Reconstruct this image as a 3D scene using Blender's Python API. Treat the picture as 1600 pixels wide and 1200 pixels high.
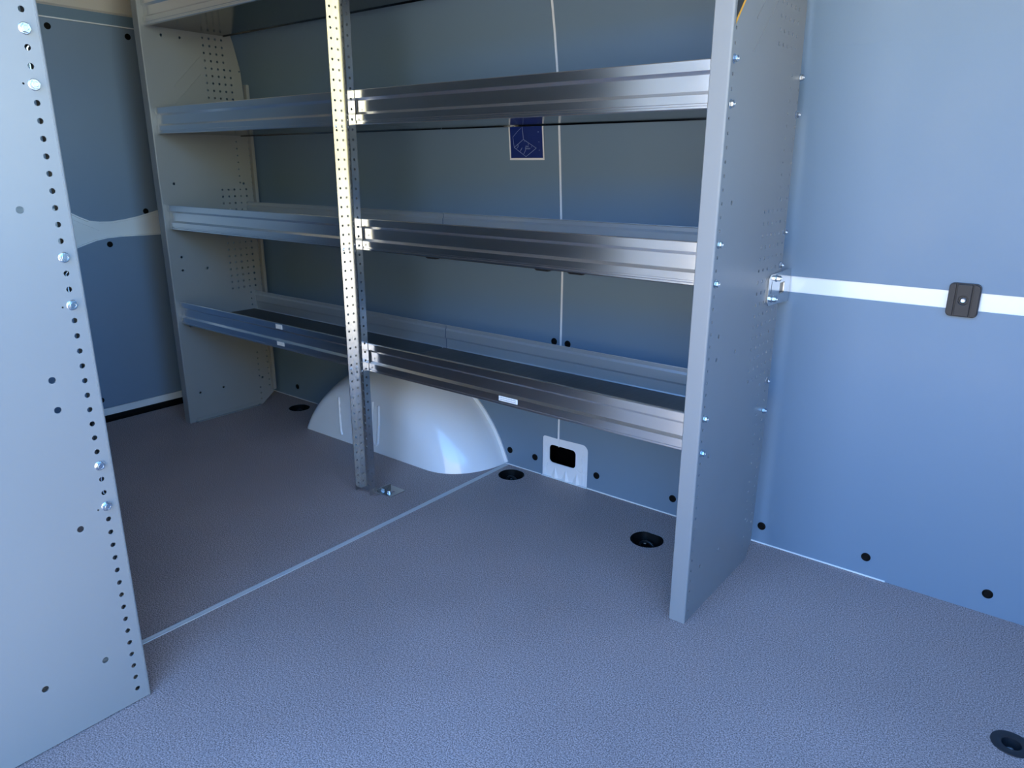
import bpy, bmesh, math, random
from mathutils import Vector, Matrix
from mathutils.geometry import delaunay_2d_cdt

# ------------------------------------------------------------------ clear
for o in list(bpy.data.objects):
    bpy.data.objects.remove(o, do_unlink=True)
sc = bpy.context.scene
col = sc.collection
PI = math.pi
rnd = random.Random(7)

# ------------------------------------------------------------------ camera
CAM_LOC = Vector((2.54568, -1.74231, 0.94260))
RIGHT = Vector((0.785070, 0.619397, 0.003579))
UP = Vector((-0.180564, 0.223327, 0.957874))
FWD = Vector((-0.592504, 0.752644, -0.287168))
cam = bpy.data.cameras.new('camera')
cam.sensor_fit = 'HORIZONTAL'
cam.sensor_width = 36.0
cam.lens = 1139.48 / 1600.0 * 36.0
cam.clip_start = 0.01
camo = bpy.data.objects.new('camera', cam)
m = Matrix((RIGHT, UP, -FWD)).transposed().to_4x4()
m.translation = CAM_LOC
camo.matrix_world = m
col.objects.link(camo)
sc.camera = camo

# ------------------------------------------------------------------ world, sun, portal, exposure
DOOR_X0, DOOR_X1 = 1.44, 3.18     # open sliding door in the near side
SUN_EL, SUN_AZ = 52.0, -65.0
SKY_STRENGTH = 0.50
SUN_ENERGY = 16.0
EXPOSURE = 2.2
w = bpy.data.worlds.new('sky')
sc.world = w
w.use_nodes = True
nt = w.node_tree
nt.nodes.clear()
sky = nt.nodes.new('ShaderNodeTexSky')
sky.sky_type = 'NISHITA'
sky.sun_disc = False
sky.sun_elevation = math.radians(SUN_EL)
sky.sun_rotation = math.radians(SUN_AZ)
sky.dust_density = 0.3
sky.ozone_density = 4.0
bg = nt.nodes.new('ShaderNodeBackground')
bg.inputs['Strength'].default_value = SKY_STRENGTH
wo = nt.nodes.new('ShaderNodeOutputWorld')
hs = nt.nodes.new('ShaderNodeHueSaturation')
hs.inputs['Saturation'].default_value = 1.22
nt.links.new(sky.outputs[0], hs.inputs['Color'])
nt.links.new(hs.outputs[0], bg.inputs[0])
nt.links.new(bg.outputs[0], wo.inputs[0])

sun = bpy.data.lights.new('sun', 'SUN')
sun.energy = SUN_ENERGY
sun.angle = math.radians(0.6)
sun.color = (1.0, 0.93, 0.82)
suno = bpy.data.objects.new('sun', sun)
# the sun stands behind the far wall, so the open side door faces the shade
sd = Vector((math.sin(math.radians(SUN_AZ)) * math.cos(math.radians(SUN_EL)),
             math.cos(math.radians(SUN_AZ)) * math.cos(math.radians(SUN_EL)), math.sin(math.radians(SUN_EL))))
suno.rotation_euler = sd.to_track_quat('Z', 'Y').to_euler()
suno.location = (0, 6, 6)
col.objects.link(suno)

portal = bpy.data.lights.new('doorway_portal', 'AREA')
portal.shape = 'RECTANGLE'
portal.size = DOOR_X1 - DOOR_X0
portal.size_y = 1.97
portal.cycles.is_portal = True
po = bpy.data.objects.new('doorway_portal', portal)
po.location = ((DOOR_X0 + DOOR_X1) / 2, -1.80, 0.935)
po.rotation_euler = (math.radians(90), 0, 0)   # faces +Y into the van
col.objects.link(po)

portal2 = bpy.data.lights.new('added_opening_portal', 'AREA')
portal2.shape = 'RECTANGLE'
portal2.size = 0.85
portal2.size_y = 0.95
portal2.cycles.is_portal = True
po2 = bpy.data.objects.new('added_opening_portal', portal2)
po2.location = (3.255, -1.225, 1.325)
po2.rotation_euler = (0, math.radians(90), 0)   # faces -X into the load space, at the opening added for fill
col.objects.link(po2)

sc.view_settings.view_transform = 'Standard'
sc.view_settings.look = 'None'
sc.view_settings.exposure = EXPOSURE
sc.view_settings.gamma = 1.0
sc.view_settings.use_curve_mapping = False


# ------------------------------------------------------------------ materials
def mat(name, color, rough=0.5, metal=0.0, aniso=0.0, bump=None, rvar=None, cvar=None,
        coat=0.0, emit=None, spec=0.5, stretch=None):
    """procedural principled material; bump=(scale,strength,dist) rvar=(scale,amount) cvar=(scale,amount)"""
    M = bpy.data.materials.new(name)
    M.use_nodes = True
    n = M.node_tree.nodes
    l = M.node_tree.links
    b = n['Principled BSDF']
    b.inputs['Base Color'].default_value = (*color, 1)
    b.inputs['Roughness'].default_value = rough
    b.inputs['Metallic'].default_value = metal
    b.inputs['Specular IOR Level'].default_value = spec
    b.inputs['Coat Weight'].default_value = coat
    b.inputs['Coat Roughness'].default_value = 0.06
    tc = n.new('ShaderNodeTexCoord')
    src = tc.outputs['Object']
    if stretch:
        mp = n.new('ShaderNodeMapping')
        mp.inputs['Scale'].default_value = stretch
        l.new(src, mp.inputs['Vector'])
        src = mp.outputs['Vector']

    def noise(scale, detail=3.0):
        t = n.new('ShaderNodeTexNoise')
        t.inputs['Scale'].default_value = scale
        t.inputs['Detail'].default_value = detail
        l.new(src, t.inputs['Vector'])
        return t
    if rvar:
        t = noise(rvar[0])
        mr = n.new('ShaderNodeMapRange')
        mr.inputs[1].default_value = 0.3
        mr.inputs[2].default_value = 0.7
        mr.inputs[3].default_value = max(0.02, rough - rvar[1])
        mr.inputs[4].default_value = min(1, rough + rvar[1])
        l.new(t.outputs[0], mr.inputs[0])
        l.new(mr.outputs[0], b.inputs['Roughness'])
    if cvar:
        t = noise(cvar[0], 4)
        mx = n.new('ShaderNodeMix')
        mx.data_type = 'RGBA'
        mx.inputs[6].default_value = (*[c * (1 - cvar[1]) for c in color], 1)
        mx.inputs[7].default_value = (*[min(1, c * (1 + cvar[1])) for c in color], 1)
        mr = n.new('ShaderNodeMapRange')
        mr.inputs[1].default_value = 0.3
        mr.inputs[2].default_value = 0.7
        l.new(t.outputs[0], mr.inputs[0])
        l.new(mr.outputs[0], mx.inputs[0])
        l.new(mx.outputs[2], b.inputs['Base Color'])
    if aniso:
        b.inputs['Anisotropic'].default_value = aniso
        tg = n.new('ShaderNodeTangent')
        tg.direction_type = 'RADIAL'
        tg.axis = 'X'
        l.new(tg.outputs[0], b.inputs['Tangent'])
    if bump:
        t = noise(bump[0], 2)
        bp = n.new('ShaderNodeBump')
        bp.inputs['Strength'].default_value = bump[1]
        bp.inputs['Distance'].default_value = bump[2]
        l.new(t.outputs[0], bp.inputs['Height'])
        l.new(bp.outputs[0], b.inputs['Normal'])
    if emit:
        b.inputs['Emission Color'].default_value = (*emit[0], 1)
        b.inputs['Emission Strength'].default_value = emit[1]
    return M


def floor_material():
    M = bpy.data.materials.new('floor_antislip')
    M.use_nodes = True
    n = M.node_tree.nodes
    l = M.node_tree.links
    b = n['Principled BSDF']
    tc = n.new('ShaderNodeTexCoord')
    t1 = n.new('ShaderNodeTexNoise')
    t1.inputs['Scale'].default_value = 400
    t1.inputs['Detail'].default_value = 2.5
    t2 = n.new('ShaderNodeTexNoise')
    t2.inputs['Scale'].default_value = 3.0
    t2.inputs['Detail'].default_value = 4
    l.new(tc.outputs['Object'], t1.inputs['Vector'])
    l.new(tc.outputs['Object'], t2.inputs['Vector'])
    r1 = n.new('ShaderNodeValToRGB')
    r1.color_ramp.elements[0].position = 0.36
    r1.color_ramp.elements[0].color = (0.150, 0.118, 0.115, 1)
    r1.color_ramp.elements[1].position = 0.66
    r1.color_ramp.elements[1].color = (0.60, 0.475, 0.455, 1)
    l.new(t1.outputs[0], r1.inputs[0])
    r2 = n.new('ShaderNodeMapRange')
    r2.inputs[1].default_value = 0.3
    r2.inputs[2].default_value = 0.7
    r2.inputs[3].default_value = 0.93
    r2.inputs[4].default_value = 1.07
    l.new(t2.outputs[0], r2.inputs[0])
    mx = n.new('ShaderNodeMix')
    mx.data_type = 'RGBA'
    mx.blend_type = 'MULTIPLY'
    mx.inputs[0].default_value = 1
    l.new(r1.outputs[0], mx.inputs[6])
    l.new(r2.outputs[0], mx.inputs[7])
    # a few pale crumbs lying in the texture
    v = n.new('ShaderNodeTexVoronoi')
    v.inputs['Scale'].default_value = 13
    l.new(tc.outputs['Object'], v.inputs['Vector'])
    lt = n.new('ShaderNodeMath')
    lt.operation = 'LESS_THAN'
    lt.inputs[1].default_value = 0.021
    l.new(v.outputs['Distance'], lt.inputs[0])
    wn = n.new('ShaderNodeMath')
    wn.operation = 'GREATER_THAN'
    wn.inputs[1].default_value = 0.72
    sp = n.new('ShaderNodeSeparateColor')
    l.new(v.outputs['Color'], sp.inputs[0])
    l.new(sp.outputs[0], wn.inputs[0])
    mu = n.new('ShaderNodeMath')
    mu.operation = 'MULTIPLY'
    l.new(lt.outputs[0], mu.inputs[0])
    l.new(wn.outputs[0], mu.inputs[1])
    mx2 = n.new('ShaderNodeMix')
    mx2.data_type = 'RGBA'
    l.new(mu.outputs[0], mx2.inputs[0])
    l.new(mx.outputs[2], mx2.inputs[6])
    mx2.inputs[7].default_value = (0.5, 0.5, 0.48, 1)
    l.new(mx2.outputs[2], b.inputs['Base Color'])
    b.inputs['Roughness'].default_value = 0.55
    bp = n.new('ShaderNodeBump')
    bp.inputs['Strength'].default_value = 0.4
    bp.inputs['Distance'].default_value = 0.0012
    l.new(t1.outputs[0], bp.inputs['Height'])
    l.new(bp.outputs[0], b.inputs['Normal'])
    return M


M_FLOOR = floor_material()
M_LINING = mat('grey_lining', (0.162, 0.240, 0.328), 0.42, bump=(700, 0.05, 0.0004), rvar=(6, 0.05), spec=0.4)
M_PANEL = mat('grey_powder_coat', (0.245, 0.260, 0.272), 0.38, bump=(900, 0.06, 0.0003), rvar=(5, 0.04))
M_WHITE = mat('white_car_paint', (0.82, 0.86, 0.90), 0.22, coat=0.6, bump=(14, 0.02, 0.001))
M_ALU = mat('brushed_aluminium', (0.80, 0.80, 0.81), 0.26, 1.0, aniso=0.5, stretch=(1.0, 14, 14),
            rvar=(3, 0.012))
M_STRIP = mat('ribbed_aluminium', (0.66, 0.66, 0.66), 0.45, 0.45, rvar=(8, 0.04))
M_GALV = mat('galvanised_steel', (0.62, 0.63, 0.63), 0.20, 1.0, cvar=(12, 0.03))
M_TRAY = mat('dark_tray_steel', (0.15, 0.155, 0.16), 0.13, 1.0, rvar=(5, 0.03))
M_BACKLIP = mat('back_lip_steel', (0.58, 0.60, 0.62), 0.38, 0.65, rvar=(5, 0.04), stretch=(0.7, 4, 4))
M_MAT = mat('black_shelf_mat', (0.012, 0.012, 0.013), 0.28, cvar=(9, 0.6), bump=(24, 0.25, 0.002), stretch=(3.0, 0.6, 1))
M_MATGREY = mat('grey_shelf_mat', (0.055, 0.056, 0.058), 0.55, bump=(300, 0.3, 0.001))
M_BLACK = mat('black_plastic', (0.014, 0.015, 0.017), 0.38, bump=(500, 0.1, 0.0004))
M_RUBBER = mat('black_rubber', (0.004, 0.004, 0.004), 0.6, spec=0.12)
M_DARKPLAST = mat('dark_grey_plastic', (0.017, 0.019, 0.024), 0.42, bump=(400, 0.12, 0.0004), spec=0.35)
M_ZINC = mat('zinc_plated', (0.62, 0.66, 0.70), 0.26, 1.0)
M_PLATE = mat('bright_galvanised_plate', (0.62, 0.66, 0.68), 0.16, 1.0)
M_BAND = mat('white_band_paint', (0.80, 0.83, 0.86), 0.25, coat=0.5)
M_DOORLINING_LIT = mat('lit_door_lining', (0.20, 0.275, 0.38), 0.42, bump=(700, 0.05, 0.0004), rvar=(6, 0.05), spec=0.4)  # grey lining, colour raised to stand in for light missing on the door
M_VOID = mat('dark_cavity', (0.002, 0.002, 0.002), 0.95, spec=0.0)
M_STICKBLUE = mat('blue_print', (0.006, 0.022, 0.16), 0.35)
M_PAPER = mat('white_label_paper', (0.78, 0.79, 0.80), 0.5)
M_INK = mat('pale_blue_ink', (0.36, 0.44, 0.62), 0.5)
M_YELLOW = mat('yellow_print', (0.85, 0.42, 0.03), 0.45)
M_BLACKPRINT = mat('black_print', (0.02, 0.02, 0.02), 0.4)
M_CEIL = mat('roof_sheet', (0.42, 0.42, 0.41), 0.45, cvar=(2, 0.03))
M_BEAM = mat('warm_grey_door_frame', (0.60, 0.56, 0.50), 0.4)
M_GROUND = mat('asphalt', (0.20, 0.18, 0.145), 0.9, bump=(60, 0.4, 0.01), cvar=(4, 0.15))
M_YARD = mat('grey_render', (0.30, 0.27, 0.225), 0.85, cvar=(1.5, 0.06))
M_FACADE = mat('cream_render', (0.27, 0.22, 0.075), 0.8, cvar=(1.5, 0.06))
M_OUTER = mat('outer_white_paint', (0.7, 0.72, 0.73), 0.3)


# ------------------------------------------------------------------ mesh helpers
class MB:
    def __init__(s):
        s.v = []
        s.f = []

    def add(s, vs, fs):
        k = len(s.v)
        s.v += [tuple(p) for p in vs]
        s.f += [tuple(i + k for i in f) for f in fs]
        return s

    def box(s, x0, x1, y0, y1, z0, z1):
        return s.add([(x0, y0, z0), (x1, y0, z0), (x1, y1, z0), (x0, y1, z0),
                      (x0, y0, z1), (x1, y0, z1), (x1, y1, z1), (x0, y1, z1)],
                     [(0, 3, 2, 1), (4, 5, 6, 7), (0, 1, 5, 4), (1, 2, 6, 5), (2, 3, 7, 6), (3, 0, 4, 7)])

    def prism(s, poly, a, b, fn):
        """closed polygon poly [(p,q)] swept from a to b; fn(p,q,t)->xyz"""
        n = len(poly)
        vs = [fn(p, q, a) for p, q in poly] + [fn(p, q, b) for p, q in poly]
        fs = [tuple(range(n - 1, -1, -1)), tuple(range(n, 2 * n))]
        for i in range(n):
            j = (i + 1) % n
            fs.append((i, j, n + j, n + i))
        return s.add(vs, fs)

    def strip(s, line, th, a, b, fn):
        """open polyline thickened by th (to its left), swept from a to b"""
        n = len(line)
        off = []
        for i in range(n):
            p0 = Vector(line[max(i - 1, 0)])
            p1 = Vector(line[min(i + 1, n - 1)])
            if 0 < i < n - 1:
                d1 = (Vector(line[i]) - p0).normalized()
                d2 = (p1 - Vector(line[i])).normalized()
                nn = Vector((-(d1.y + d2.y), d1.x + d2.x)).normalized()
                c = max(0.35, nn.dot(Vector((-d1.y, d1.x))))
                off.append(Vector(line[i]) + nn * (th / c))
            else:
                d = (p1 - p0).normalized()
                off.append(Vector(line[i]) + Vector((-d.y, d.x)) * th)
        for i in range(n - 1):
            poly = [line[i], line[i + 1], tuple(off[i + 1]), tuple(off[i])]
            s.prism(poly, a, b, fn)
        return s

    def tube(s, p0, p1, r0, r1=None, n=12, cap=True):
        r1 = r0 if r1 is None else r1
        p0 = Vector(p0)
        p1 = Vector(p1)
        d = (p1 - p0).normalized()
        q = d.to_track_quat('Z', 'Y')
        vs = []
        for p, r in ((p0, r0), (p1, r1)):
            for i in range(n):
                a = 2 * PI * i / n
                vs.append(p + q @ Vector((r * math.cos(a), r * math.sin(a), 0)))
        fs = [(i, (i + 1) % n, n + (i + 1) % n, n + i) for i in range(n)]
        if cap:
            fs += [tuple(range(n - 1, -1, -1)), tuple(range(n, 2 * n))]
        return s.add(vs, fs)

    def lathe(s, prof, c, axis=(0, 0, 1), n=24, cap=True):
        """prof [(r,h)] revolved about axis at c"""
        c = Vector(c)
        q = Vector(axis).to_track_quat('Z', 'Y')
        vs = []
        for r, h in prof:
            for i in range(n):
                a = 2 * PI * i / n
                vs.append(c + q @ Vector((r * math.cos(a), r * math.sin(a), h)))
        fs = []
        for k in range(len(prof) - 1):
            for i in range(n):
                j = (i + 1) % n
                fs.append((k * n + i, k * n + j, (k + 1) * n + j, (k + 1) * n + i))
        if cap and prof[0][0] > 0:
            fs.append(tuple(range(n - 1, -1, -1)))
        if prof[-1][0] > 0:
            fs.append(tuple((len(prof) - 1) * n + i for i in range(n)))
        return s.add(vs, fs)

    def sheet(s, outline, holes, h0, h1, fn):
        """flat sheet with holes; outline/holes are loops of (u,v); thickness h0..h1; fn(u,v,h)->xyz"""
        pts = []
        edges = []
        loops = [outline] + holes
        for lp in loops:
            k = len(pts)
            n = len(lp)
            pts += [Vector(p) for p in lp]
            edges += [(k + i, k + (i + 1) % n) for i in range(n)]
        vo, eo, fo, ov, _, _ = delaunay_2d_cdt(pts, edges, [], 1, 1e-7)
        # drop the triangles that fill a (convex) hole: all their corners lie on one hole loop
        lid = []
        for k, lp in enumerate(loops):
            lid += [k] * len(lp)
        vl = [lid[o[0]] if o else -1 for o in ov]
        fo = [f for f in fo if not (vl[f[0]] > 0 and vl[f[0]] == vl[f[1]] == vl[f[2]])]
        A = [fn(p.x, p.y, h1) for p in vo]
        B = [fn(p.x, p.y, h0) for p in vo]
        n = len(vo)
        fs = [tuple(f) for f in fo] + [tuple(n + i for i in reversed(f)) for f in fo]
        # rim walls: edges used by exactly one triangle
        cnt = {}
        for f in fo:
            for i in range(len(f)):
                a, b = f[i], f[(i + 1) % len(f)]
                cnt[(min(a, b), max(a, b))] = cnt.get((min(a, b), max(a, b)), []) + [(a, b)]
        for e, u in cnt.items():
            if len(u) == 1:
                a, b = u[0]
                fs.append((b, a, n + a, n + b))
        return s.add(A + B, fs)

    def build(s, name, material, parent=None, smooth=None, fix=True, bevel=None):
        me = bpy.data.meshes.new(name)
        me.from_pydata(s.v, [], s.f)
        if fix:
            bm = bmesh.new()
            bm.from_mesh(me)
            bmesh.ops.remove_doubles(bm, verts=bm.verts, dist=1e-6)
            bmesh.ops.recalc_face_normals(bm, faces=bm.faces)
            bm.to_mesh(me)
            bm.free()
        if smooth:
            me.polygons.foreach_set('use_smooth', [True] * len(me.polygons))
            me.set_sharp_from_angle(angle=math.radians(smooth))
        me.materials.append(material)
        o = bpy.data.objects.new(name, me)
        col.objects.link(o)
        if parent is not None:
            o.parent = parent
        if bevel:
            b = o.modifiers.new('bevel', 'BEVEL')
            b.width = bevel
            b.segments = 2
            b.limit_method = 'ANGLE'
        return o


def ring(u, v, r, n=10, r2=None):
    r2 = r if r2 is None else r2
    return [(u + r * math.cos(2 * PI * (i + .5) / n), v + r2 * math.sin(2 * PI * (i + .5) / n)) for i in range(n)]


def rrect(u0, u1, v0, v1, r, n=5):
    out = []
    for cx, cy, a0 in ((u1 - r, v1 - r, 0), (u0 + r, v1 - r, 90), (u0 + r, v0 + r, 180), (u1 - r, v0 + r, 270)):
        for i in range(n + 1):
            a = math.radians(a0 + 90 * i / n)
            out.append((cx + r * math.cos(a), cy + r * math.sin(a)))
    return out


def empty(name, loc=(0, 0, 0)):
    o = bpy.data.objects.new(name, None)
    o.empty_display_size = 0.05
    o.location = loc
    col.objects.link(o)
    return o


def tag(o, label=None, cat=None, group=None, kind=None):
    if label:
        o['label'] = label
    if cat:
        o['category'] = cat
    if group:
        o['group'] = group
    if kind:
        o['kind'] = kind
    return o


def inst(src, parent, loc, rot=None, name=None):
    c = src.copy()
    if name:
        c.name = name
    col.objects.link(c)
    c.parent = parent
    c.location = loc
    if rot:
        c.rotation_euler = rot
    return c


XYZ = lambda u, v, h: (u, h, v)       # sheet in the X-Z plane, thickness along Y
YZX = lambda u, v, h: (h, u, v)       # sheet in the Y-Z plane, thickness along X
XYh = lambda u, v, h: (u, v, h)       # sheet in the X-Y plane, thickness along Z

X_DOOR, X_BULK = -0.30, 3.25
Y_SIDE, Z_ROOF = -1.80, 1.98
SEAM = 1.356

# ================================================================== STRUCTURE
# ---- floor: two boards with cut-outs for the lashing cups, joined at an aluminium strip
CUPS = [(0.140, -0.076, 0.042, 0.040), (1.2215, -0.062, 0.042, 0.040), (1.7600, -0.168, 0.044, 0.037)]
RING_C = (2.5885, -0.4160)


def dloop(cx, cy, r, flat, n=28):
    out = []
    for i in range(n):
        a = 2 * PI * i / n
        out.append((cx + r * math.cos(a), min(cy + r * math.sin(a), cy + flat)))
    return out


floor = empty('floor')
tag(floor, kind='structure')
XJ = 1.157
fb = MB().sheet([(-0.28, Y_SIDE), (XJ, Y_SIDE), (XJ, 0.0), (-0.28, 0.0)],
                [dloop(*CUPS[0])], -0.012, 0.0, XYh)
fb.build('floor_board', M_FLOOR, floor)
fb = MB().sheet([(XJ, Y_SIDE), (X_BULK, Y_SIDE), (X_BULK, 0.0), (XJ, 0.0)],
                [dloop(*CUPS[1]), dloop(*CUPS[2]), ring(*RING_C, 0.0155, 24)], -0.012, 0.0, XYh)
fb.build('floor_board', M_FLOOR, floor)
sub = MB().box(X_DOOR - .06, X_BULK, Y_SIDE, 0.06, -0.09, -0.055).build('floor_pan', M_VOID, floor)

# ---- aluminium joint strip in the floor: a low ribbed profile
js = MB()
prof = [(-.0075, 0), (-.0068, .0016), (-.0035, .0022), (-.0028, .0014), (-.0012, .0014), (-.0006, .0022), (.0006, .0022),
        (.0012, .0014), (.0028, .0014), (.0035, .0022), (.0068, .0016), (.0075, 0)]
js.prism(prof, Y_SIDE + .01, -0.004, lambda p, q, t: (XJ + p, t, q))
js = js.build('trim_1', M_STRIP)
tag(js, 'narrow ribbed aluminium strip covering the joint between the two floor boards', 'trim', kind='structure')

# ---- far side wall: white steel skin, grey lining panels proud of it
WALL_PROF = [(0.66, 0.0), (0.73, -0.006), (0.80, -0.012), (0.957, -0.024), (1.05, -0.032), (1.18, -0.045),
             (1.27, -0.060), (1.34, -0.0745), (1.42, -0.094), (1.52, -0.122), (1.70, -0.175), (Z_ROOF, -0.265)]
OPEN = rrect(1.322, 1.4195, 0.0505, 0.1095, 0.013)
wall_back = empty('wall_back')
tag(wall_back, kind='structure')
sk = MB()
sk.sheet([(X_DOOR - .03, -.03), (X_BULK + .02, -.03), (X_BULK + .02, .66), (X_DOOR - .03, .66)], [OPEN], 0.0035, 0.006, XYZ)
sk.build('steel_skin', M_WHITE, wall_back)
wall_upper = empty('wall_upper')
tag(wall_upper, kind='structure')
sk = MB()
sk.strip([(y + .0035, z) for z, y in WALL_PROF], -0.0025, X_DOOR - .03, X_BULK + .02, lambda p, q, t: (t, p, q))
sk.build('steel_skin', M_WHITE, wall_upper)
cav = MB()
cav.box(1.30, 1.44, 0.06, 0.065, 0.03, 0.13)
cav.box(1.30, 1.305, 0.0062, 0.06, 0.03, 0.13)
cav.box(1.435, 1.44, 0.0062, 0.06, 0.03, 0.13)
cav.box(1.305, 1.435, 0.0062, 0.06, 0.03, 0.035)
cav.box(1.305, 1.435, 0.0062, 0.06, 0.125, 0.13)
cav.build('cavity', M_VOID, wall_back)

G = 0.0045
CUT = (1.2965, 1.4650, 0.1355)


def rc(x, z, r, a0, a1, n=5):
    return [(x + r * math.cos(math.radians(a0 + (a1 - a0) * i / n)), z + r * math.sin(math.radians(a0 + (a1 - a0) * i / n)))
            for i in range(n + 1)]


lowL = [(X_DOOR + .012, 0), (CUT[0], 0)] + rc(CUT[0] + .012, CUT[2] - .012, .012, 180, 90) + \
       [(SEAM - G, CUT[2] - .001), (SEAM - G, .660), (X_DOOR + .012, .660)]
lowR = [(CUT[1], 0), (X_BULK, 0), (X_BULK, .660), (SEAM + G, .660), (SEAM + G, CUT[2])] + \
       rc(CUT[1] - .020, CUT[2] - .018, .020, 90, 0)
lpl = MB().sheet(lowL, [], 0.0, 0.0034, XYZ).build('lining_panel', M_LINING, wall_back)
lpr = MB().sheet(lowR, [], 0.0, 0.0034, XYZ).build('lining_panel', M_LINING, wall_back)
UPP = [(0.698, -0.0034)] + WALL_PROF[1:]
upl = MB().strip([(y, z) for z, y in UPP], -0.0034, X_DOOR + .012, SEAM - G, lambda p, q, t: (t, p, q)).build('lining_panel', M_LINING, wall_upper, smooth=30)
upr = MB().strip([(y, z) for z, y in UPP], -0.0034, SEAM + G, X_BULK, lambda p, q, t: (t, p, q)).build('lining_panel', M_LINING, wall_upper, smooth=30)

# embossed creases and darts of the bare white sheet around the opening
em = MB()
for cx in (1.344, 1.384, 1.424):
    em.add([(cx - .015, .0034, .001), (cx + .013, .0034, .001), (cx + .001, .0034, .040), (cx + .003, -.0035, .003)],
           [(0, 3, 2), (3, 1, 2), (0, 1, 3)])
em.strip([(1.4455, .002), (1.4475, .06), (1.4435, .085), (1.4475, .112)], .004, .0034, .0012, lambda p, q, t: (p, t, q))
em.strip([(1.4565, .002), (1.4575, .06), (1.4535, .10)], .003, .0034, .0016, lambda p, q, t: (p, t, q))
em.strip([(1.3065, .002), (1.3045, .03), (1.3095, .058), (1.3065, .09), (1.3085, .122)], .003, .0034, .0014, lambda p, q, t: (p, t, q))
em.strip([(1.3145, .002), (1.3125, .028), (1.3175, .045)], .003, .0034, .0014, lambda p, q, t: (p, t, q))
em.strip([(1.421, .047), (1.436, .0435), (1.464, .0445)], .0015, .0034, .0018, lambda p, q, t: (p, t, q))
em.strip([(1.359, .108), (1.3565, .118), (1.3605, .134)], .0022, .0034, .0016, lambda p, q, t: (p, t, q))
em.box(1.2975, 1.464, -.004, .0034, 0.0003, .0022)
em.build('embossed_sheet', M_WHITE, wall_back)

# thin white line where the lining meets the floor
bb = MB().box(X_DOOR + .05, CUT[0] - .002, -.0020, -.0002, 0.0004, 0.0030)
bb.box(CUT[1] + .002, 2.30, -.0022, -.0002, 0.0004, 0.0036)
bb = bb.build('baseboard_back', M_WHITE)
tag(bb, kind='structure')

# black fixing plugs in the linings
plug_mesh = MB().lathe([(.0105, 0), (.0105, .0012), (.0088, .0020), (.0072, .0006), (.0, .0004)], (0, 0, 0), (0, -1, 0), 20)
PL = [(0.030, .0508, lpl), (1.1671, .0515, lpl), (1.2686, .0525, lpl), (1.3337, .4405, lpl), (1.382, .4395, lpr),
      (1.4979, .0520, lpr), (1.7475, .0513, lpr), (1.9997, .0490, lpr), (2.2518, .0498, lpr), (2.5000, .0486, lpr), (2.75, .0486, lpr)]
pl0 = None
for x, z, par in PL:
    if pl0 is None:
        pl0 = plug_mesh.build('fixing_plug', M_RUBBER, par, smooth=35)
        pl0.location = (x, -0.0001, z)
    else:
        inst(pl0, par, (x, -0.0001, z))
MB().lathe([(.0032, 0), (.0032, .0006), (0, .0006)], (2.2587, .0034, .6855), (0, -1, 0), 12).build('rivet_hole', M_RUBBER, wall_back)

# ---- rear doors on the left: white steel frame, two grey linings, waisted white band between
door = empty('door_1')
tag(door, 'grey lined rear van door with a curved white band, beyond the left shelf panel', None, kind='structure')
DY0, DY1 = -1.79, 0.0
dsk = MB().box(X_DOOR - .012, X_DOOR - .006, DY0, DY1 + .0030, .012, 1.44)
dsk.build('door_skin', M_BAND, door)
# band edge curves (y,z) read on the door plane; beyond the visible part they flatten out
topc = [(-1.79, .79), (-1.2, .80), (-.85, .808), (-.72, .800), (-.645, .7775), (-.615, .760), (-.585, .7455), (-.55, .7395), (-.51, .7385),
        (-.46, .7435), (-.41, .7520), (-.36, .7640), (-.30, .779), (-.22, .79), (-.05, .79), (0, .79)]
botc = [(-1.79, .640), (-1.2, .63), (-.85, .625), (-.72, .635), (-.640, .6545), (-.605, .6660), (-.57, .6765), (-.53, .6830), (-.48, .6850),
        (-.33, .6835), (-.2, .682), (0, .682)]
up = MB().sheet([(DY0, 1.4035)] + topc + [(0, 1.4035)], [], X_DOOR - .006, X_DOOR, YZX).build('lining_panel', M_DOORLINING_LIT, door)
lo = MB().sheet(botc + [(0, .050), (DY0, .050)], [], X_DOOR - .006, X_DOOR, YZX).build('lining_panel', M_DOORLINING_LIT, door)
# raised rolled edges of the band
for c, dz, n in ((topc, -.0045, 'band_edge'), (botc, .0035, 'band_edge')):
    MB().strip([(y, z + dz * .5) for y, z in c], -dz * 1.0, X_DOOR - .007, X_DOOR + .0025, lambda p, q, t: (t, p, q)).build(n, M_BAND, door)
# inner step line of the band (pressed face set back under its upper flank)
st = []
for (y, z) in topc:
    st.append((y, z - .030 if y > -.56 else z - .018))
MB().sheet([(y, z - .005) for y, z in topc] + list(reversed(st)), [], X_DOOR - .0062, X_DOOR - .0035, YZX).build('band_flank', M_BAND, door)
MB().box(X_DOOR - .006, X_DOOR + .001, DY0, DY1, .0215, .0485).build('sill_strip', M_BAND, door)
MB().prism([(X_DOOR - .05, -.03), (X_DOOR + .006, -.03), (X_DOOR + .008, .008), (X_DOOR + .004, .0190), (X_DOOR - .05, .0190)],
           DY0, DY1, lambda p, q, t: (p, t, q)).build('door_seal', M_RUBBER, door)
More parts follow.
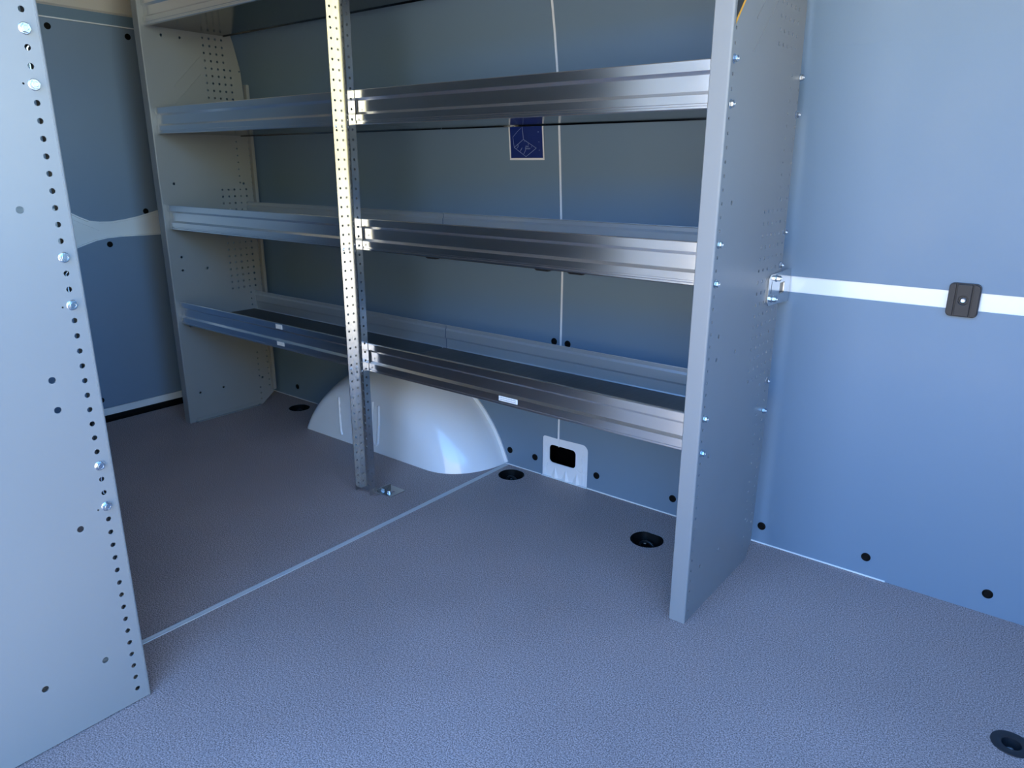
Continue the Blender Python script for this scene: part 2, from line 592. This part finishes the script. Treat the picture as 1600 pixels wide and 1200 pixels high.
# head of the door: bright lip, dark rebate, warm-toned frame rolling inward
MB().box(X_DOOR - .006, X_DOOR + .004, DY0, DY1, 1.4040, 1.4080).build('head_lip', M_BAND, door)
MB().box(X_DOOR - .014, X_DOOR - .004, DY0, DY1, 1.4080, 1.446).build('head_rebate', M_LINING, door)
MB().strip([(X_DOOR - .004, 1.444), (X_DOOR + .002, 1.450), (X_DOOR + .004, 1.50), (X_DOOR + .020, 1.56), (X_DOOR + .05, 1.64), (X_DOOR + .10, Z_ROOF)],
           .004, DY0, DY1, lambda p, q, t: (p, t, q)).build('head_frame', M_BEAM, door, smooth=40)
for y, z, par in [(-.616, 1.3785, up), (-.355, 1.3775, up), (-.3755, .7712, up), (-.5238, .6588, lo), (-.6405, .0845, lo)]:
    inst(pl0, par, (X_DOOR, y, z), (0, 0, PI / 2))

# ---- the rest of the shell: roof, opposite side with the open sliding door, bulkhead with an added light opening
ceil = MB().box(X_DOOR - .02, X_BULK + .02, Y_SIDE - .03, .02, Z_ROOF + .002, Z_ROOF + .03).build('ceiling', M_CEIL)
tag(ceil, kind='structure')
wf = empty('wall_front')
tag(wf, kind='structure')
MB().box(X_DOOR, DOOR_X0, Y_SIDE - .03, Y_SIDE, -.05, Z_ROOF).build('side_lining', M_LINING, wf)
MB().box(DOOR_X1, X_BULK, Y_SIDE - .03, Y_SIDE, -.05, Z_ROOF).build('side_lining', M_LINING, wf)
MB().box(DOOR_X0, DOOR_X1, Y_SIDE - .03, Y_SIDE, 1.92, Z_ROOF).build('door_header', M_WHITE, wf)
wr = MB().sheet([(Y_SIDE, -.05), (0.0, -.05), (0.0, Z_ROOF), (Y_SIDE, Z_ROOF)], [rrect(-1.70, -.75, .90, 1.75, .06)], X_BULK, X_BULK + .02, YZX).build('wall_right', M_LINING)  # unseen window opening, added to brighten the faces turned toward the cab
tag(wr, kind='structure')
gr = MB().box(-30, 30, -40, 30, -.66, -.60).build('ground', M_GROUND)
tag(gr, kind='structure')
fc = MB()
fd = Vector((-.77, .64)).normalized()      # the building stands across the yard, obliquely behind the photographer
fu = Vector((-fd.y, fd.x))
fo_ = Vector((18.5, -15.0))
FM = lambda u, v, h: (fo_.x + fu.x * u + fd.x * h, fo_.y + fu.y * u + fd.y * h, v)
fc.sheet([(-7, -.6), (7, -.6), (7, 7.4), (-7, 7.4)], [rrect(x, x + 1.0, .6, 2.0, .01, 1) for x in (-6, 4.5)], -.3, 0, FM)
fc2 = MB()
fc2.sheet([(-26, -.6), (14, -.6), (14, 4.1), (-26, 4.1)], [rrect(x, x + 1.3, .5, 2.1, .01, 1) for x in (-22, -17, -12, -7, 9)], -12.3, -12.0, XYZ)
fc2 = fc2.build('yard_wall', M_YARD)
tag(fc2, kind='structure')
fc = fc.build('facade_wall', M_FACADE)
tag(fc, kind='structure')

# ================================================================== WHEEL ARCH
AC, AD, AR = 0.737, -0.137, 0.434


def arch():
    t = empty('wheel_arch', (0, 0, 0))
    tag(t, 'glossy white wheel arch bulging from the far wall under the lowest shelf', 'wheel arch')
    bm = bmesh.new()
    NT, NR = 72, 26
    a0, a1 = math.radians(10), math.radians(170)
    grid = []
    for j in range(NR + 1):
        row = []
        k = j / NR
        e = AR * (1 - math.cos(k * PI / 2)) if j < NR else AR  # finer near the rim
        for i in range(NT + 1):
            a = a1 + (a0 - a1) * i / NT
            x = AC + (AR - e) * math.cos(a)
            z = AD + (AR - e) * math.sin(a)
            # rounding is tighter on the left end, softer at the right and top
            s = (math.cos(a) + 1) / 2
            R = 0.035 + 0.125 * s + 0.05 * max(0, math.sin(a)) ** 3
            q = min(e / R, 1)
            y = -0.206 * math.sqrt(max(0, 1 - (1 - q) ** 2.2))
            y += 0.030 * max(0, z) / .3 * q         # face leans back a little
            # two shallow pressed ribs
            for rx, rw, z0, z1 in ((.545, .012, .02, .17), (.735, .022, .02, .19)):
                if q >= 1:
                    d = abs(x - rx) / rw
                    if d < 1 and z0 < z < z1:
                        y -= .004 * math.cos(d * PI / 2) ** 2 * min(1, (z - z0) / .02) * min(1, (z1 - z) / .04)
            row.append(bm.verts.new((x, y, z)))
        grid.append(row)
    for j in range(NR):
        for i in range(NT):
            bm.faces.new((grid[j][i], grid[j][i + 1], grid[j + 1][i + 1], grid[j + 1][i]))
    bmesh.ops.remove_doubles(bm, verts=bm.verts, dist=1e-6)
    bmesh.ops.bisect_plane(bm, geom=bm.verts[:] + bm.edges[:] + bm.faces[:], plane_co=(0, 0, .0005), plane_no=(0, 0, 1), clear_inner=True)
    bmesh.ops.recalc_face_normals(bm, faces=bm.faces)
    me = bpy.data.meshes.new('arch_shell')
    bm.to_mesh(me)
    bm.free()
    n = sum((f.normal.y for f in me.polygons))
    if n > 0:
        me.flip_normals()
    me.polygons.foreach_set('use_smooth', [True] * len(me.polygons))
    me.materials.append(M_WHITE)
    o = bpy.data.objects.new('arch_shell', me)
    col.objects.link(o)
    o.parent = t
    # flange where the arch meets the wall
    fl = []
    for i in range(61):
        a = math.radians(159 + (19 - 159) * i / 60)
        fl.append((AC + (AR + .001) * math.cos(a), AD + (AR + .001) * math.sin(a)))
    fl = [(p, q) for p, q in fl if q > .001]
    MB().strip(fl, .013, -.0052, -.0002, lambda p, q, u: (p, u, q)).build('wall_flange', M_WHITE, t, smooth=30)
    fl2 = [(AC + (p - AC) * .965, AD + (q - AD) * .965) for p, q in fl]
    fl2 = [(p, q) for p, q in fl2 if q > .001]
    # two long pressed ribs running down the face
    for pts in ([(.545, .155), (.552, .09), (.560, .035), (.566, .022)],
                [(.722, .175), (.727, .10), (.735, .04), (.744, .026), (.753, .036), (.755, .10), (.752, .165)]):
        m_ = MB()
        for i in range(len(pts) - 1):
            p, q = pts[i], pts[i + 1]
            yy = lambda z: -0.206 + .030 * z / .3
            m_.tube((p[0], yy(p[1]) + .0012, p[1]), (q[0], yy(q[1]) + .0012, q[1]), .0060, .0060, 10)
        m_.build('pressed_rib', M_WHITE, t, smooth=40)


arch()

# ================================================================== SHELVING
PITCH, Z0H = 0.02436, 0.0269
BOLT_N = (45, 42, 32, 29, 18, 15)
ZN = lambda n: Z0H + PITCH * n

bolt_src = None


def make_bolt(parent, loc, rz=0.0):
    """zinc flange nut with stud end, axis +X"""
    global bolt_src
    if bolt_src is None:
        b = MB()
        b.lathe([(.0080, 0), (.0082, .0010), (.0072, .0016), (.0, .0017)], (0, 0, 0), (1, 0, 0), 16)
        b.tube((.0015, 0, 0), (.0068, 0, 0), .0064, .0062, 6)
        b.lathe([(.0050, .0067), (.0048, .0078), (.0036, .0078), (.0030, .0066), (0, .0064)], (0, 0, 0), (1, 0, 0), 14)
        bolt_src = b.build('bolt', M_ZINC, parent, smooth=30)
        bolt_src.location = loc
        bolt_src.rotation_euler = (0.3, 0, rz)
        return bolt_src
    return inst(bolt_src, parent, loc, (rnd.random() * 2, 0, rz))


def panel_holes(dy, front=True):
    H = []
    used = set()

    def h(y, z, r=.0034):
        k = (round(y, 3), round(z, 3))
        if k not in used and 0.02 < z < 1.66:
            used.add(k)
            H.append(ring(y + dy, z, r, 10))
    for n in range(0, 68):
        z = ZN(n) - .0028
        if front:
            h(-.4335, z)
        if 2 <= n <= 52 and n not in BOLT_N:
            h(-.0885 if n < 19 else (-.0905 if n > 50 else -.0800), z, .0030)
        if (0 <= n <= 18 and n not in (3, 9)) or 35 <= n <= 46:
            h(-.1310, z, .0030)
        if 19 <= n <= 34:
            for k in range(5):
                h(-.2080 + .0249 * k, z, .0040 if k != 3 else .0028)
        if 47 <= n <= 55:
            for k in range(5 if n < 52 else 4):
                h(-.2222 + .0238 * k, z, .0040)
    for y, z in [(-.3885, .8770), (-.3946, .6224), (-.3011, .5744), (-.3960, .5750), (-.3936, .3697), (-.2909, .1110), (-.3870, .1120),
                 (-.1170, .8735), (-.1180, .1120), (-.370, 1.3544), (-.305, 1.3538)]:
        h(y, z, .0046)
    return H


def side_panel(parent, xf, dy, yf, outline, holes, flange_w, bolts, top=1.70, name='side_panel', sgn=1):
    """sheet with its good face at x=xf looking +X; front flange folded toward -X"""
    p = MB()
    rr = .0026
    ol = outline
    p.sheet(ol, holes, xf - .0016, xf, YZX)
    # folded front edge, rounded
    line = [(xf, yf + sgn * (rr + .0004))]
    for i in range(0, 7):
        a = math.radians(90 * i / 6)
        line.append((xf - rr + rr * math.cos(a), yf + sgn * (rr - rr * math.sin(a))))
    line += [(xf - flange_w + .001, yf), (xf - flange_w, yf + sgn * .001), (xf - flange_w, yf + sgn * .008)]
    p.strip(line, .0014 * sgn, .001, top, lambda a, b, t: (a, b, t))
    o = p.build(name, M_PANEL, parent, smooth=40)
    for (y, z) in bolts:
        make_bolt(o, (xf, y, z))
    return o


def shelf(parent, x0, x1, yf, yb, zb, zt, mat_kind=None, sgn=1, back=True, name='shelf'):
    """tray with a ribbed aluminium front lip at y=yf (looking toward -sgn*Y) and a steel back lip at yb"""
    S = empty(name)
    S.parent = parent
    H = zt - zb
    Y = lambda d: yf + sgn * d
    f = lambda p, q, t: (t, Y(p), zb + q)
    # profile, p = depth behind the front plane, q = height
    k = H / .081
    outer = [(.010, .0), (.0022, .0), (.0005, .0016), (.0005, .0050), (.0022, .0062), (.0022, .0092), (.0, .0102), (.0, .0238), (.0060, .0300),
             (.0060, .0560), (.0, .0625), (.0, .0795), (.0012, .0810), (.0080, .0810)]
    outer = [(p, q * k) for p, q in outer]
    fr = MB()
    fr.strip(outer, -.0016, x0 + .0010, x1 - .0010, f)
    fr.build('front_lip', M_ALU, S, smooth=25)
    # tray floor and underside fold
    tr = MB()
    yin = .0102
    ydeep = abs(yb - yf)
    tr.box(x0 + .0015, x1 - .0015, min(Y(yin), Y(ydeep)), max(Y(yin), Y(ydeep)), zb + .0035, zb + .0060)
    tr.box(x0 + .0015, x1 - .0015, min(Y(ydeep - .0022), Y(ydeep)), max(Y(ydeep - .0022), Y(ydeep)), zb + .0005, zb + .0036)
    tr.build('tray', M_TRAY, S)
    if back:
        bk = MB()
        pr = [(ydeep - .012, .0), (ydeep - .001, .0012), (ydeep, .004), (ydeep - .001, H * .45), (ydeep - .0045, H * .52),
              (ydeep - .0045, H * .80), (ydeep - .001, H * .87), (ydeep - .001, H * .985), (ydeep - .006, H)]
        pr = [(p, q + .0068 if i < 3 else q) for i, (p, q) in enumerate(pr)]
        bk.strip([(p, q) for p, q in pr], -.0014, x0 + .0015, x1 - .0015, f)
        bk.build('back_lip', M_BACKLIP, S, smooth=25)
    if mat_kind:
        ya, yb_ = sorted((Y(.0125), Y(ydeep - .016)))
        MB().box(x0 + .0035, x1 - .0035, ya, yb_, zb + .0062, zb + .0125).build('shelf_mat', mat_kind, S)
    return S


XL, XR = -0.020, 2.000
YF, YLIP, YBK = -0.4500, -0.4370, -0.1200
unit = empty('shelving_unit', (0, 0, 0))
tag(unit, 'wide two-bay metal shelving unit with four shelf levels along the far wall', 'shelving unit')


def pshape(dy, ch):
    return [(YF + .003, .001), (-.103 + dy - ch, .001), (-.073 + dy, .040), (-.066 + dy, .30), (-.065 + dy, .75), (-.076 + dy, 1.05), (-.086 + dy, 1.27),
            (-.106 + dy, 1.36), (-.150 + dy, 1.50), (-.225 + dy, 1.70), (YF + .003, 1.70)]


RB = [(-.4335, ZN(n) - .0028) for n in BOLT_N] + [(-.0790 if n > 20 else -.0890, ZN(n) - .0028) for n in BOLT_N]
rp = side_panel(unit, XR, 0, YF, pshape(0, 0), panel_holes(0), .034, RB)
lp = side_panel(unit, XL, -.010, YF, pshape(-.010, .024), panel_holes(-.010, front=False), .034, [])
rp['label'] = 'grey perforated end panel nearest the camera'
lp['label'] = 'grey perforated end panel at the far left'
# diagonal pressed grooves of the end panels
for par, xf, dy in ((rp, XR, 0.0), (lp, XL, -.010)):
    for (y0, z0, y1, z1) in ((-.345, 1.196, -.238, 1.300), (-.3465, 1.1405, -.2405, 1.2440)):
        g = MB()
        d = Vector((y1 - y0, z1 - z0)).normalized()
        nn = Vector((-d.y, d.x)) * .0018
        q = [(y0 + dy + nn.x, z0 + nn.y), (y0 + dy - nn.x, z0 - nn.y), (y1 + dy - nn.x, z1 - nn.y), (y1 + dy + nn.x, z1 + nn.y)]
        g.prism(q, xf - .0003, xf + .0014, lambda p, r, t: (t, p, r))
        g.build('pressed_groove', M_PANEL, par)
# rear flange and floor rail of the left panel
MB().strip([(XL + .0002, -.0905), (XL + .0165, -.0905), (XL + .0185, -.0885), (XL + .0185, -.079)], .0014, .055, 1.222, lambda a, b, t: (a, b, t)).build('rear_flange', M_PANEL, lp, smooth=30)
rail = MB().box(XL + .0002, XL + .0105, -.425, -.150, .0008, .0030)
rail.box(XL + .0002, XL + .0020, -.425, -.150, .0030, .0150)
rail = rail.build('floor_rail', M_PANEL, lp)
for y in (-.428, -.158):
    MB().lathe([(.0062, 0), (.0062, .002), (.0035, .0042), (0, .0045)], (XL + .0085, y, .0031), (0, 0, 1), 14).build('screw', M_ZINC, lp, smooth=40)

# upright post between the bays: perforated channel open to the aisle
PX0, PX1, PYF, PYB = 0.9415, 1.0065, -0.4590, -0.4368
post = MB()
hz = [ZN(n) + .0030 for n in range(0, 68)]
tH = .0018
post.sheet([(PYF, .010), (PYB, .010), (PYB, 1.70), (PYF, 1.70)], [ring(PYF + .0105, z, .0034, 10) for z in hz], PX0, PX0 + tH, YZX)
post.sheet([(PYF, .010), (PYB, .010), (PYB, 1.70), (PYF, 1.70)], [ring(PYF + .0105, z, .0034, 10) for z in hz], PX1 - tH, PX1, YZX)
post.sheet([(PX0 + tH, .010), (PX1 - tH, .010), (PX1 - tH, 1.70), (PX0 + tH, 1.70)],
           [ring((PX0 + PX1) / 2 + .004, z, .0032, 10) for z in hz] + [ring((PX0 + PX1) / 2 + .003, z + PITCH / 2, .0016, 8) for z in hz],
           PYB - tH, PYB, XYZ)
post = post.build('upright_post', M_GALV, unit)
post['label'] = 'galvanised perforated channel post between the two bays'
for zb_ in (0.3851, 0.7230, 1.0403):
    for x, y in ((PX0 + .010, PYB - tH),):
        pass
    b = make_bolt(post, ((PX0 + PX1) / 2 + .004, PYB - tH, zb_ - .004), -PI / 2)
    b.scale = (.45, .55, .55)
    b = make_bolt(post, (PX0 + tH, PYF + .0105, zb_ - .002), 0)
    b.scale = (.45, .55, .55)
ft = MB()
ft.sheet(rrect(.985, 1.048, -.418, -.358, .005), [ring(1.028, -.388, .0045, 12)], .0006, .0030, XYh)
ft.box(1.0070, 1.0092, -.436, -.380, .0030, .022)
ft = ft.build('foot_plate', M_GALV, post)
MB().lathe([(.0085, 0), (.0085, .0015), (.0060, .0020), (.0058, .0060), (0, .0064)], (1.022, -.398, .0031), (0, 0, 1), 12).build('screw', M_ZINC, post, smooth=35)

LEVELS = [(0.3851, 0.4665, YBK), (0.7230, 0.8059, YBK), (1.0403, 1.1239, YBK), (1.3745, 1.4560, -.152)]
LNAME = ('lowest', 'second', 'third', 'top')
for i, (zb, zt, yb) in enumerate(LEVELS):
    s1 = shelf(unit, XL + .0005, PX1 - .0005, YLIP, yb, zb, zt, M_MATGREY if i < 1 else M_MATGREY)
    s1['label'] = LNAME[i] + ' shelf of the left bay'
    s2 = shelf(unit, PX1 + .0005, XR - .0022, YLIP, yb, zb, zt, M_MAT if i == 0 else M_MATGREY)
    s2['label'] = LNAME[i] + ' shelf of the right bay'

# ---- second unit on the near side: we look at its end panel
XN, YN = 1.3220, -1.2680
near = empty('shelving_unit', (0, 0, 0))
tag(near, 'pale grey shelving end panel with a column of holes filling the left foreground', 'shelving unit')
nh = [ring(-1.2880, ZN(n), .0043, 12) for n in range(0, 68) if n not in BOLT_N]
nh += [ring(y, z, .0054, 14) for y, z in [(-1.335, .8786), (-1.334, .6224), (-1.3337, .5739), (-1.3326, .3671), (-1.3314, .1131), (-1.4267, .1136)]]
nh += [ring(-1.3015, z, .0016, 8) for z in (1.0505, .7315, .3895)]
nshape = [(YN - .003, .002), (YN - .003, 1.70), (-1.56, 1.70), (-1.72, 1.36), (-1.76, 1.1), (-1.76, .002)]
npn = side_panel(near, XN, 0, YN, nshape, nh, .034, [(-1.2880, ZN(n)) for n in BOLT_N], sgn=-1)
nl = side_panel(near, -0.16, 0, YN, nshape, [], .034, [], sgn=-1)
for i, (zb, zt, yb) in enumerate(LEVELS):
    shelf(near, -.158, XN - .0022, -1.2810, -1.56, zb, zt, M_MATGREY, sgn=-1)

# ================================================================== THINGS ON WALL AND FLOOR
# ---- galvanised bracket tying the end panel to the wall strip
br = empty('wall_bracket', (XR, -.08, .64))
tag(br, 'shiny galvanised angle bracket bolting the right shelf panel to the wall', 'bracket')
P = lambda o: setattr(o, 'matrix_parent_inverse', Matrix.Translation(-Vector(o.parent.location))) or o
bx = XR + .0008
pb = MB()
pb.sheet([(-.136, .6465), (-.146, .655), (-.146, .708), (-.139, .7152), (-.006, .7165), (-.006, .6395)],
         [rrect(-.074, -.044, .6655, .6905, .003, 3), rrect(-.1300, -.1270, .672, .700, .0012, 2)], bx, bx + .0024, YZX)
pb.box(bx, bx + .0024, -.0060, -.0036, .6395, .7165)
P(pb.build('plate', M_PLATE, br))
for y, z in ((-.100, .7035), (-.116, .6590)):
    b = make_bolt(br, (0, 0, 0))
    b.matrix_parent_inverse = Matrix.Translation(-Vector(br.location))
    b.location = (bx + .0024, y, z)
    b.scale = (1.35, 1.0, 1.0)

# ---- black blocks on the horizontal wall strip
block_parts = None


def wall_block(x, label):
    t = empty('wall_block', (x, -.0002, .6815))
    tag(t, label, 'wall block', 'black blocks along the horizontal strip of the far wall')
    global block_parts
    if block_parts is None:
        o = rrect(-.0285, .0285, -.0345, .0345, .009, 5)
        b = MB()
        b.sheet(o, [], -.010, .0, XYZ)
        base = b.build('body', M_DARKPLAST, t, bevel=.0012)
        parts = [base]
        for a, c in ((-.0272, -.0160), (-.0132, .0132), (.0160, .0272)):
            m_ = MB()
            if a < -.02:
                o2 = [(c, -.0325), (c, .0325)] + rc(a + .009, .0235, .009, 90, 180) + rc(a + .009, -.0235, .009, 180, 270)
            elif c > .02:
                o2 = [(a, .0325), (a, -.0325)] + rc(c - .009, -.0235, .009, 270, 360) + rc(c - .009, .0235, .009, 0, 90)
            else:
                o2 = [(a, -.0325), (c, -.0325), (c, .0325), (a, .0325)]
            hl = [ring(0, 0, .0092, 20)] if abs(a) < .015 else []
            m_.sheet(o2, hl, -.0142, -.0100, XYZ)
            parts.append(m_.build('raised_pad', M_DARKPLAST, t, bevel=.0008))
        parts.append(MB().lathe([(.0058, 0), (.0058, .0012), (.0046, .0022), (.0036, .0016), (.0014, .0018), (0, .0012)], (0, -.0101, 0), (0, -1, 0), 18).build('screw', M_ZINC, t, smooth=40))
        block_parts = parts
    else:
        for p in block_parts:
            inst(p, t, p.location)
    return t


wall_block(2.3555, 'black square plastic block with a central screw on the pale strip of the right wall')
wall_block(.8443, 'black wall block peeping below the second shelf, just right of the post')
wall_block(1.2921, 'black wall block below the second shelf, just left of the white vertical seam')
wall_block(1.4086, 'black wall block below the second shelf, just right of the white vertical seam')

# ---- blue drawing sticker on the wall
yst = lambda z: -.024 + (z - .957) * (-.0085 / .093) - .0040
stk = empty('drawing_sticker', (1.247, yst(.957), .957))
tag(stk, 'blue sticker with a white line drawing of a cargo space and white border', 'sticker')


def leanbox(m_, x0, x1, z0, z1, d0, d1):
    m_.add([(x0, yst(z0) - d0, z0), (x1, yst(z0) - d0, z0), (x1, yst(z1) - d0, z1), (x0, yst(z1) - d0, z1),
            (x0, yst(z0) - d1, z0), (x1, yst(z0) - d1, z0), (x1, yst(z1) - d1, z1), (x0, yst(z1) - d1, z1)],
           [(0, 1, 2, 3), (7, 6, 5, 4), (0, 4, 5, 1), (1, 5, 6, 2), (2, 6, 7, 3), (3, 7, 4, 0)])


b = MB()
leanbox(b, 1.1865, 1.3080, .9570, 1.110, 0, .0006)
P(b.build('white_backing', M_PAPER, stk))
b = MB()
leanbox(b, 1.1915, 1.3035, .9625, 1.105, .0007, .0010)
P(b.build('blue_print', M_STICKBLUE, stk))
lines = MB()


def seg(a, c, wd=.0007):
    d = (Vector(c) - Vector(a)).normalized()
    nn = Vector((-d.y, d.x)) * wd / 2
    pts = [(a[0] + nn.x, a[1] + nn.y), (a[0] - nn.x, a[1] - nn.y), (c[0] - nn.x, c[1] - nn.y), (c[0] + nn.x, c[1] + nn.y)]
    vs = [(p, yst(q) - .0011, q) for p, q in pts] + [(p, yst(q) - .0014, q) for p, q in pts]
    lines.add(vs, [(0, 1, 2, 3), (7, 6, 5, 4), (0, 4, 5, 1), (1, 5, 6, 2), (2, 6, 7, 3), (3, 7, 4, 0)])


# sticker pixel frame -> wall metres
sx = lambda px: 1.1915 + (px - 385) / (1128 - 385) * .112
sz = lambda py: .9625 + (1005 - py) / (1005 - 330) * .0755
for a, c in [((695, 560), (470, 750)), ((695, 560), (985, 772)), ((985, 772), (740, 972)), ((740, 972), (470, 750)),
             ((470, 750), (450, 500)), ((450, 500), (560, 375)), ((560, 375), (640, 300)), ((695, 560), (680, 260)),
             ((525, 780), (575, 710)), ((575, 710), (548, 680)), ((610, 840), (655, 760)), ((690, 905), (735, 820)), ((735, 820), (735, 740)),
             ((800, 660), (805, 700)), ((740, 715), (805, 720)), ((740, 735), (810, 738)), ((740, 770), (850, 772)), ((745, 788), (840, 790)),
             ((715, 600), (728, 610)), ((870, 735), (885, 745)), ((1030, 385), (1058, 392)), ((1030, 400), (1050, 402)), ((1035, 625), (1060, 628)), ((1040, 820), (1068, 824))]:
    seg((sx(a[0]), sz(a[1])), (sx(c[0]), sz(c[1])))
P(lines.build('line_drawing', M_INK, stk))

# ---- warning label at the top of the right panel
wl = empty('warning_label', (XR, -.43, 1.175))
tag(wl, 'black label with a yellow edge at the top of the right shelf panel', 'label')
P(MB().prism([(-.4380, 1.1840), (-.3560, 1.2790), (-.3560, 1.345), (-.4380, 1.345)], XR + .0002, XR + .0006, lambda p, q, t: (t, p, q)).build('black_field', M_BLACKPRINT, wl))
P(MB().prism([(-.4390, 1.1740), (-.3540, 1.2745), (-.3540, 1.2815), (-.4390, 1.1815)], XR + .0007, XR + .0010, lambda p, q, t: (t, p, q)).build('yellow_edge', M_YELLOW, wl))

# ---- little white labels on the lowest shelf's front lips
def lip_label(x0, x1, z0, z1, y, label, printed=False):
    t = empty('shelf_label', ((x0 + x1) / 2, y, z0))
    tag(t, label, 'label')
    P(MB().box(x0, x1, y - .0007, y - .0002, z0, z1).build('paper', M_PAPER, t))
    if printed:
        m_ = MB()
        n = 13
        for r in range(2):
            for i in range(n):
                xa = x0 + .003 + (x1 - x0 - .006) * i / n
                zc = z0 + (z1 - z0) * (.28 + .42 * r)
                m_.box(xa, xa + (x1 - x0) / n * .6, y - .0010, y - .0008, zc - .0011, zc + .0011 + .0008 * (i % 2))
        P(m_.build('print', mat('grey_print', (.35, .37, .4), .5), t))


lip_label(.573, .606, .4495, .4635, YLIP, 'small white sticker on the upper edge of the lowest left shelf lip')
lip_label(.572, .610, .3960, .4080, YLIP, 'small white sticker low on the lowest left shelf lip')
lip_label(1.478, 1.535, .3960, .4080, YLIP, 'white printed sticker on the lowest right shelf lip', True)

# ---- lashing cups in the floor
CL = ['black recessed lashing cup in the floor left of the wheel arch',
      'black recessed lashing cup in the floor at the end of the joint strip',
      'black recessed lashing cup in the floor beside the right shelf panel']
for (cx, cy, r, fl), lab in zip(CUPS, CL):
    t = empty('lashing_cup', (cx, cy, -.03))
    tag(t, lab, 'lashing cup', 'lashing cups along the far wall')
    lo_ = dloop(0, 0, r - .0008, fl - .0008)
    mb = MB()
    n = len(lo_)
    rings = [(1.0, .0305), (.97, .0312), (.93, .030), (.86, .010), (.70, .0), (.0001, -.001)]
    vs = [(x * s, y * s, z) for s, z in rings for x, y in lo_]
    fs = [(k * n + i, k * n + (i + 1) % n, (k + 1) * n + (i + 1) % n, (k + 1) * n + i) for k in range(len(rings) - 1) for i in range(n)]
    mb.add(vs, fs)
    mb.build('bowl', M_RUBBER, t, smooth=50)
    e = MB()
    N = 16
    for i in range(N):
        a, c = PI * i / N, PI * (i + 1) / N
        e.tube((.022 * math.cos(a), .004 + .0 * a, .002 + .020 * math.sin(a)), (.022 * math.cos(c), .004, .002 + .020 * math.sin(c)), .0032, .0032, 8)
    e.build('lashing_ring', M_BLACK, t, smooth=50)
    MB().lathe([(.006, 0), (.006, .003), (.003, .0045), (0, .0046)], (-.014, .018, .004), (0, 0, 1), 12).build('screw', M_ZINC, t, smooth=40)

t = empty('floor_anchor', (RING_C[0], RING_C[1], 0))
tag(t, 'round dark grey floor anchor with a silver bolt at the lower right corner', 'floor anchor')
MB().lathe([(.0315, .0003), (.0310, .0018), (.0285, .0026), (.0175, .0022), (.0150, .0010), (.0146, -.0240), (.0, -.0245)], (0, 0, 0), (0, 0, 1), 40, False).build('collar', M_DARKPLAST, t, smooth=40)
b = MB()
b.lathe([(.0105, -.022), (.0105, -.0140), (.0075, -.0105), (.0060, -.0100), (.0050, -.0130), (.0, -.0132)], (0.0, -.001, 0), (0, 0, 1), 20)
b.build('bolt', M_ZINC, t, smooth=30)
